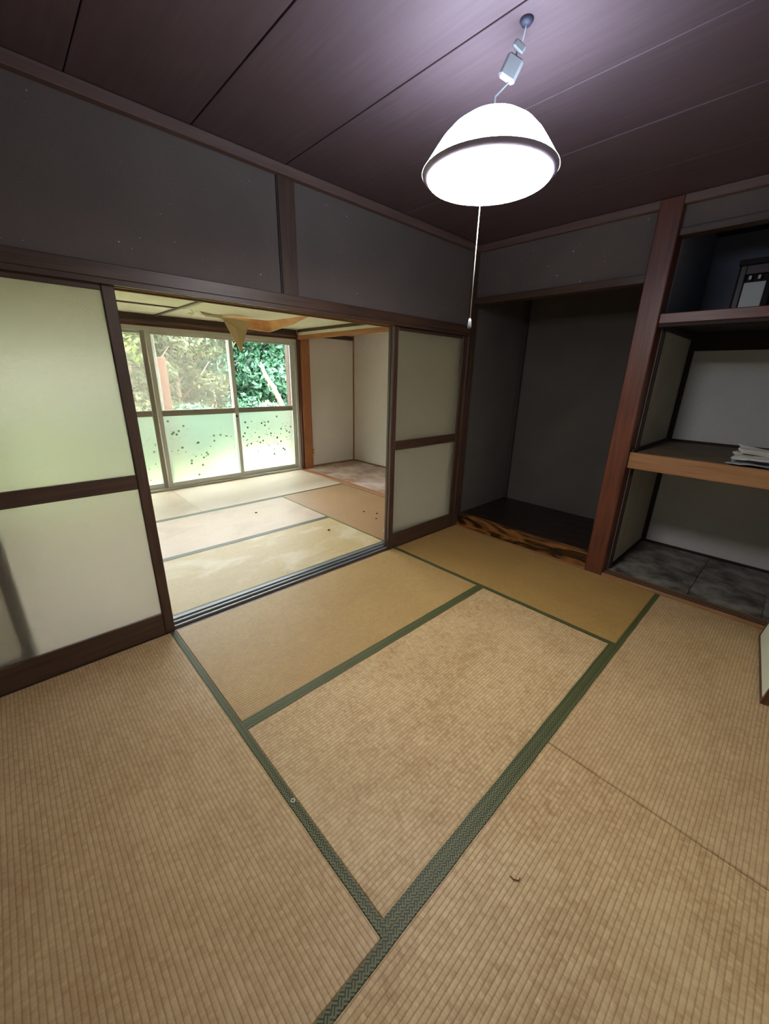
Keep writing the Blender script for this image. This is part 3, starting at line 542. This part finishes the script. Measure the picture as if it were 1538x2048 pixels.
def tree(x, y, h, w, mi, label, nl=9000, size=.075, lean=0):
    z = ground_h(x, y); T = thing('tree', label, 'tree', (x, y, z - .03), 'trees beyond the window')
    tube('trunk', [(x, y, z - .05), (x + lean * .3, y + .05, z + h * .35), (x + lean, y, z + h * .8)], [.10, .07, .03], M_bark, T, 8)
    for k in range(5):
        a = random.uniform(0, 6.28); b0 = Vector((x + lean * .3, y, z + h * random.uniform(.25, .5))); tube('branch', [b0, b0 + Vector((math.cos(a) * w * .4, math.sin(a) * w * .3, h * .15)), b0 + Vector((math.cos(a) * w * .7, math.sin(a) * w * .5, h * .3))], [.03, .02, .008], M_bark, T, 6)
    blobs = [(x + lean * .5 + random.uniform(-1, 1) * w * .7, y + random.uniform(-.5, .6) * w * .6, z + h * random.uniform(.18, .92), w * random.uniform(.25, .45), w * random.uniform(.25, .4), w * random.uniform(.2, .36)) for _ in range(22)]
    leaves('foliage', blobs, nl, size, M_leaf[mi], T, (x, y, z)); return T
for a in [(2.9, 8.2, 3.1, 1.5, 0, 'dense blue-green tree behind the clear right pane', 14000, .085), (1.3, 9.2, 3.3, 1.5, 0, 'deep green tree behind the middle of the clear right pane', 13000, .085),
          (.1, 8.6, 3.1, 1.3, 1, 'olive-brown tree behind the dusty middle pane', 11000, .07), (-1.0, 8.0, 3.1, 1.2, 1, 'olive-brown tree behind the left part of the dusty pane', 11000, .07),
          (-2.0, 7.4, 3.1, 1.2, 2, 'bright yellow-green tree at the left end of the window', 9000, .08), (4.6, 9.0, 3.3, 1.6, 0, 'green tree hidden right of the window', 8000, .09),
          (-3.6, 7.8, 3.1, 1.5, 1, 'tree hidden behind the left sliding door', 8000, .09), (-5.6, 8.2, 3.1, 1.6, 0, 'tree far left beyond the house', 6000, .1), (6.6, 9.4, 3.3, 1.8, 0, 'tree far right beyond the house', 6000, .1)]: tree(*a)
def bush(x, y, r, mi, label, nl=3500, size=.06):
    z = ground_h(x, y); B = thing('bush', label, 'bush', (x, y, z - .03), 'bushes below the trees')
    for k in range(3): tube('stem', [(x + .05 * k, y, z - .04), (x + (k - 1) * r * .4, y, z + r * .9)], [.02, .01], M_bark, B, 5)
    leaves('foliage', [(x + random.uniform(-1, 1) * r * .5, y + random.uniform(-.4, .4) * r, z + r * random.uniform(.3, 1.1), r * .5, r * .45, r * .42) for _ in range(9)], nl, size, M_leaf[mi], B, (x, y, z))
bush(-.25, 6.5, .85, 0, 'leafy light green bush below the dusty middle pane'); bush(.9, 7.0, .85, 0, 'dark green bush left in the clear pane'); bush(2.0, 7.2, .8, 0, 'dark green bush at the foot of the bleached snag')
bush(-1.5, 6.4, .8, 2, 'yellow-green bush at the left of the window'); bush(3.2, 7.0, .8, 0, 'bush with white-lit leaves beside the veranda post')
sg = thing('dead_snag', 'bleached broken tree trunk leaning behind the clear pane', 'tree trunk', (1.78, 6.5, ground_h(1.78, 6.5) - .03))
tube('trunk', [(1.78, 6.5, ground_h(1.78, 6.5) - .05), (1.72, 6.5, .77), (1.52, 6.5, 1.18), (1.36, 6.5, 1.40), (1.29, 6.5, 1.60), (1.25, 6.5, 1.70)], [.08, .06, .055, .045, .035, .012], M_snag, sg, 10)
tube('vine', [(1.38, 6.44, 1.42), (1.36, 6.42, 1.2), (1.40, 6.42, 1.07), (1.46, 6.42, 1.08), (1.47, 6.43, 1.16)], .008, M_snag, sg, 6)
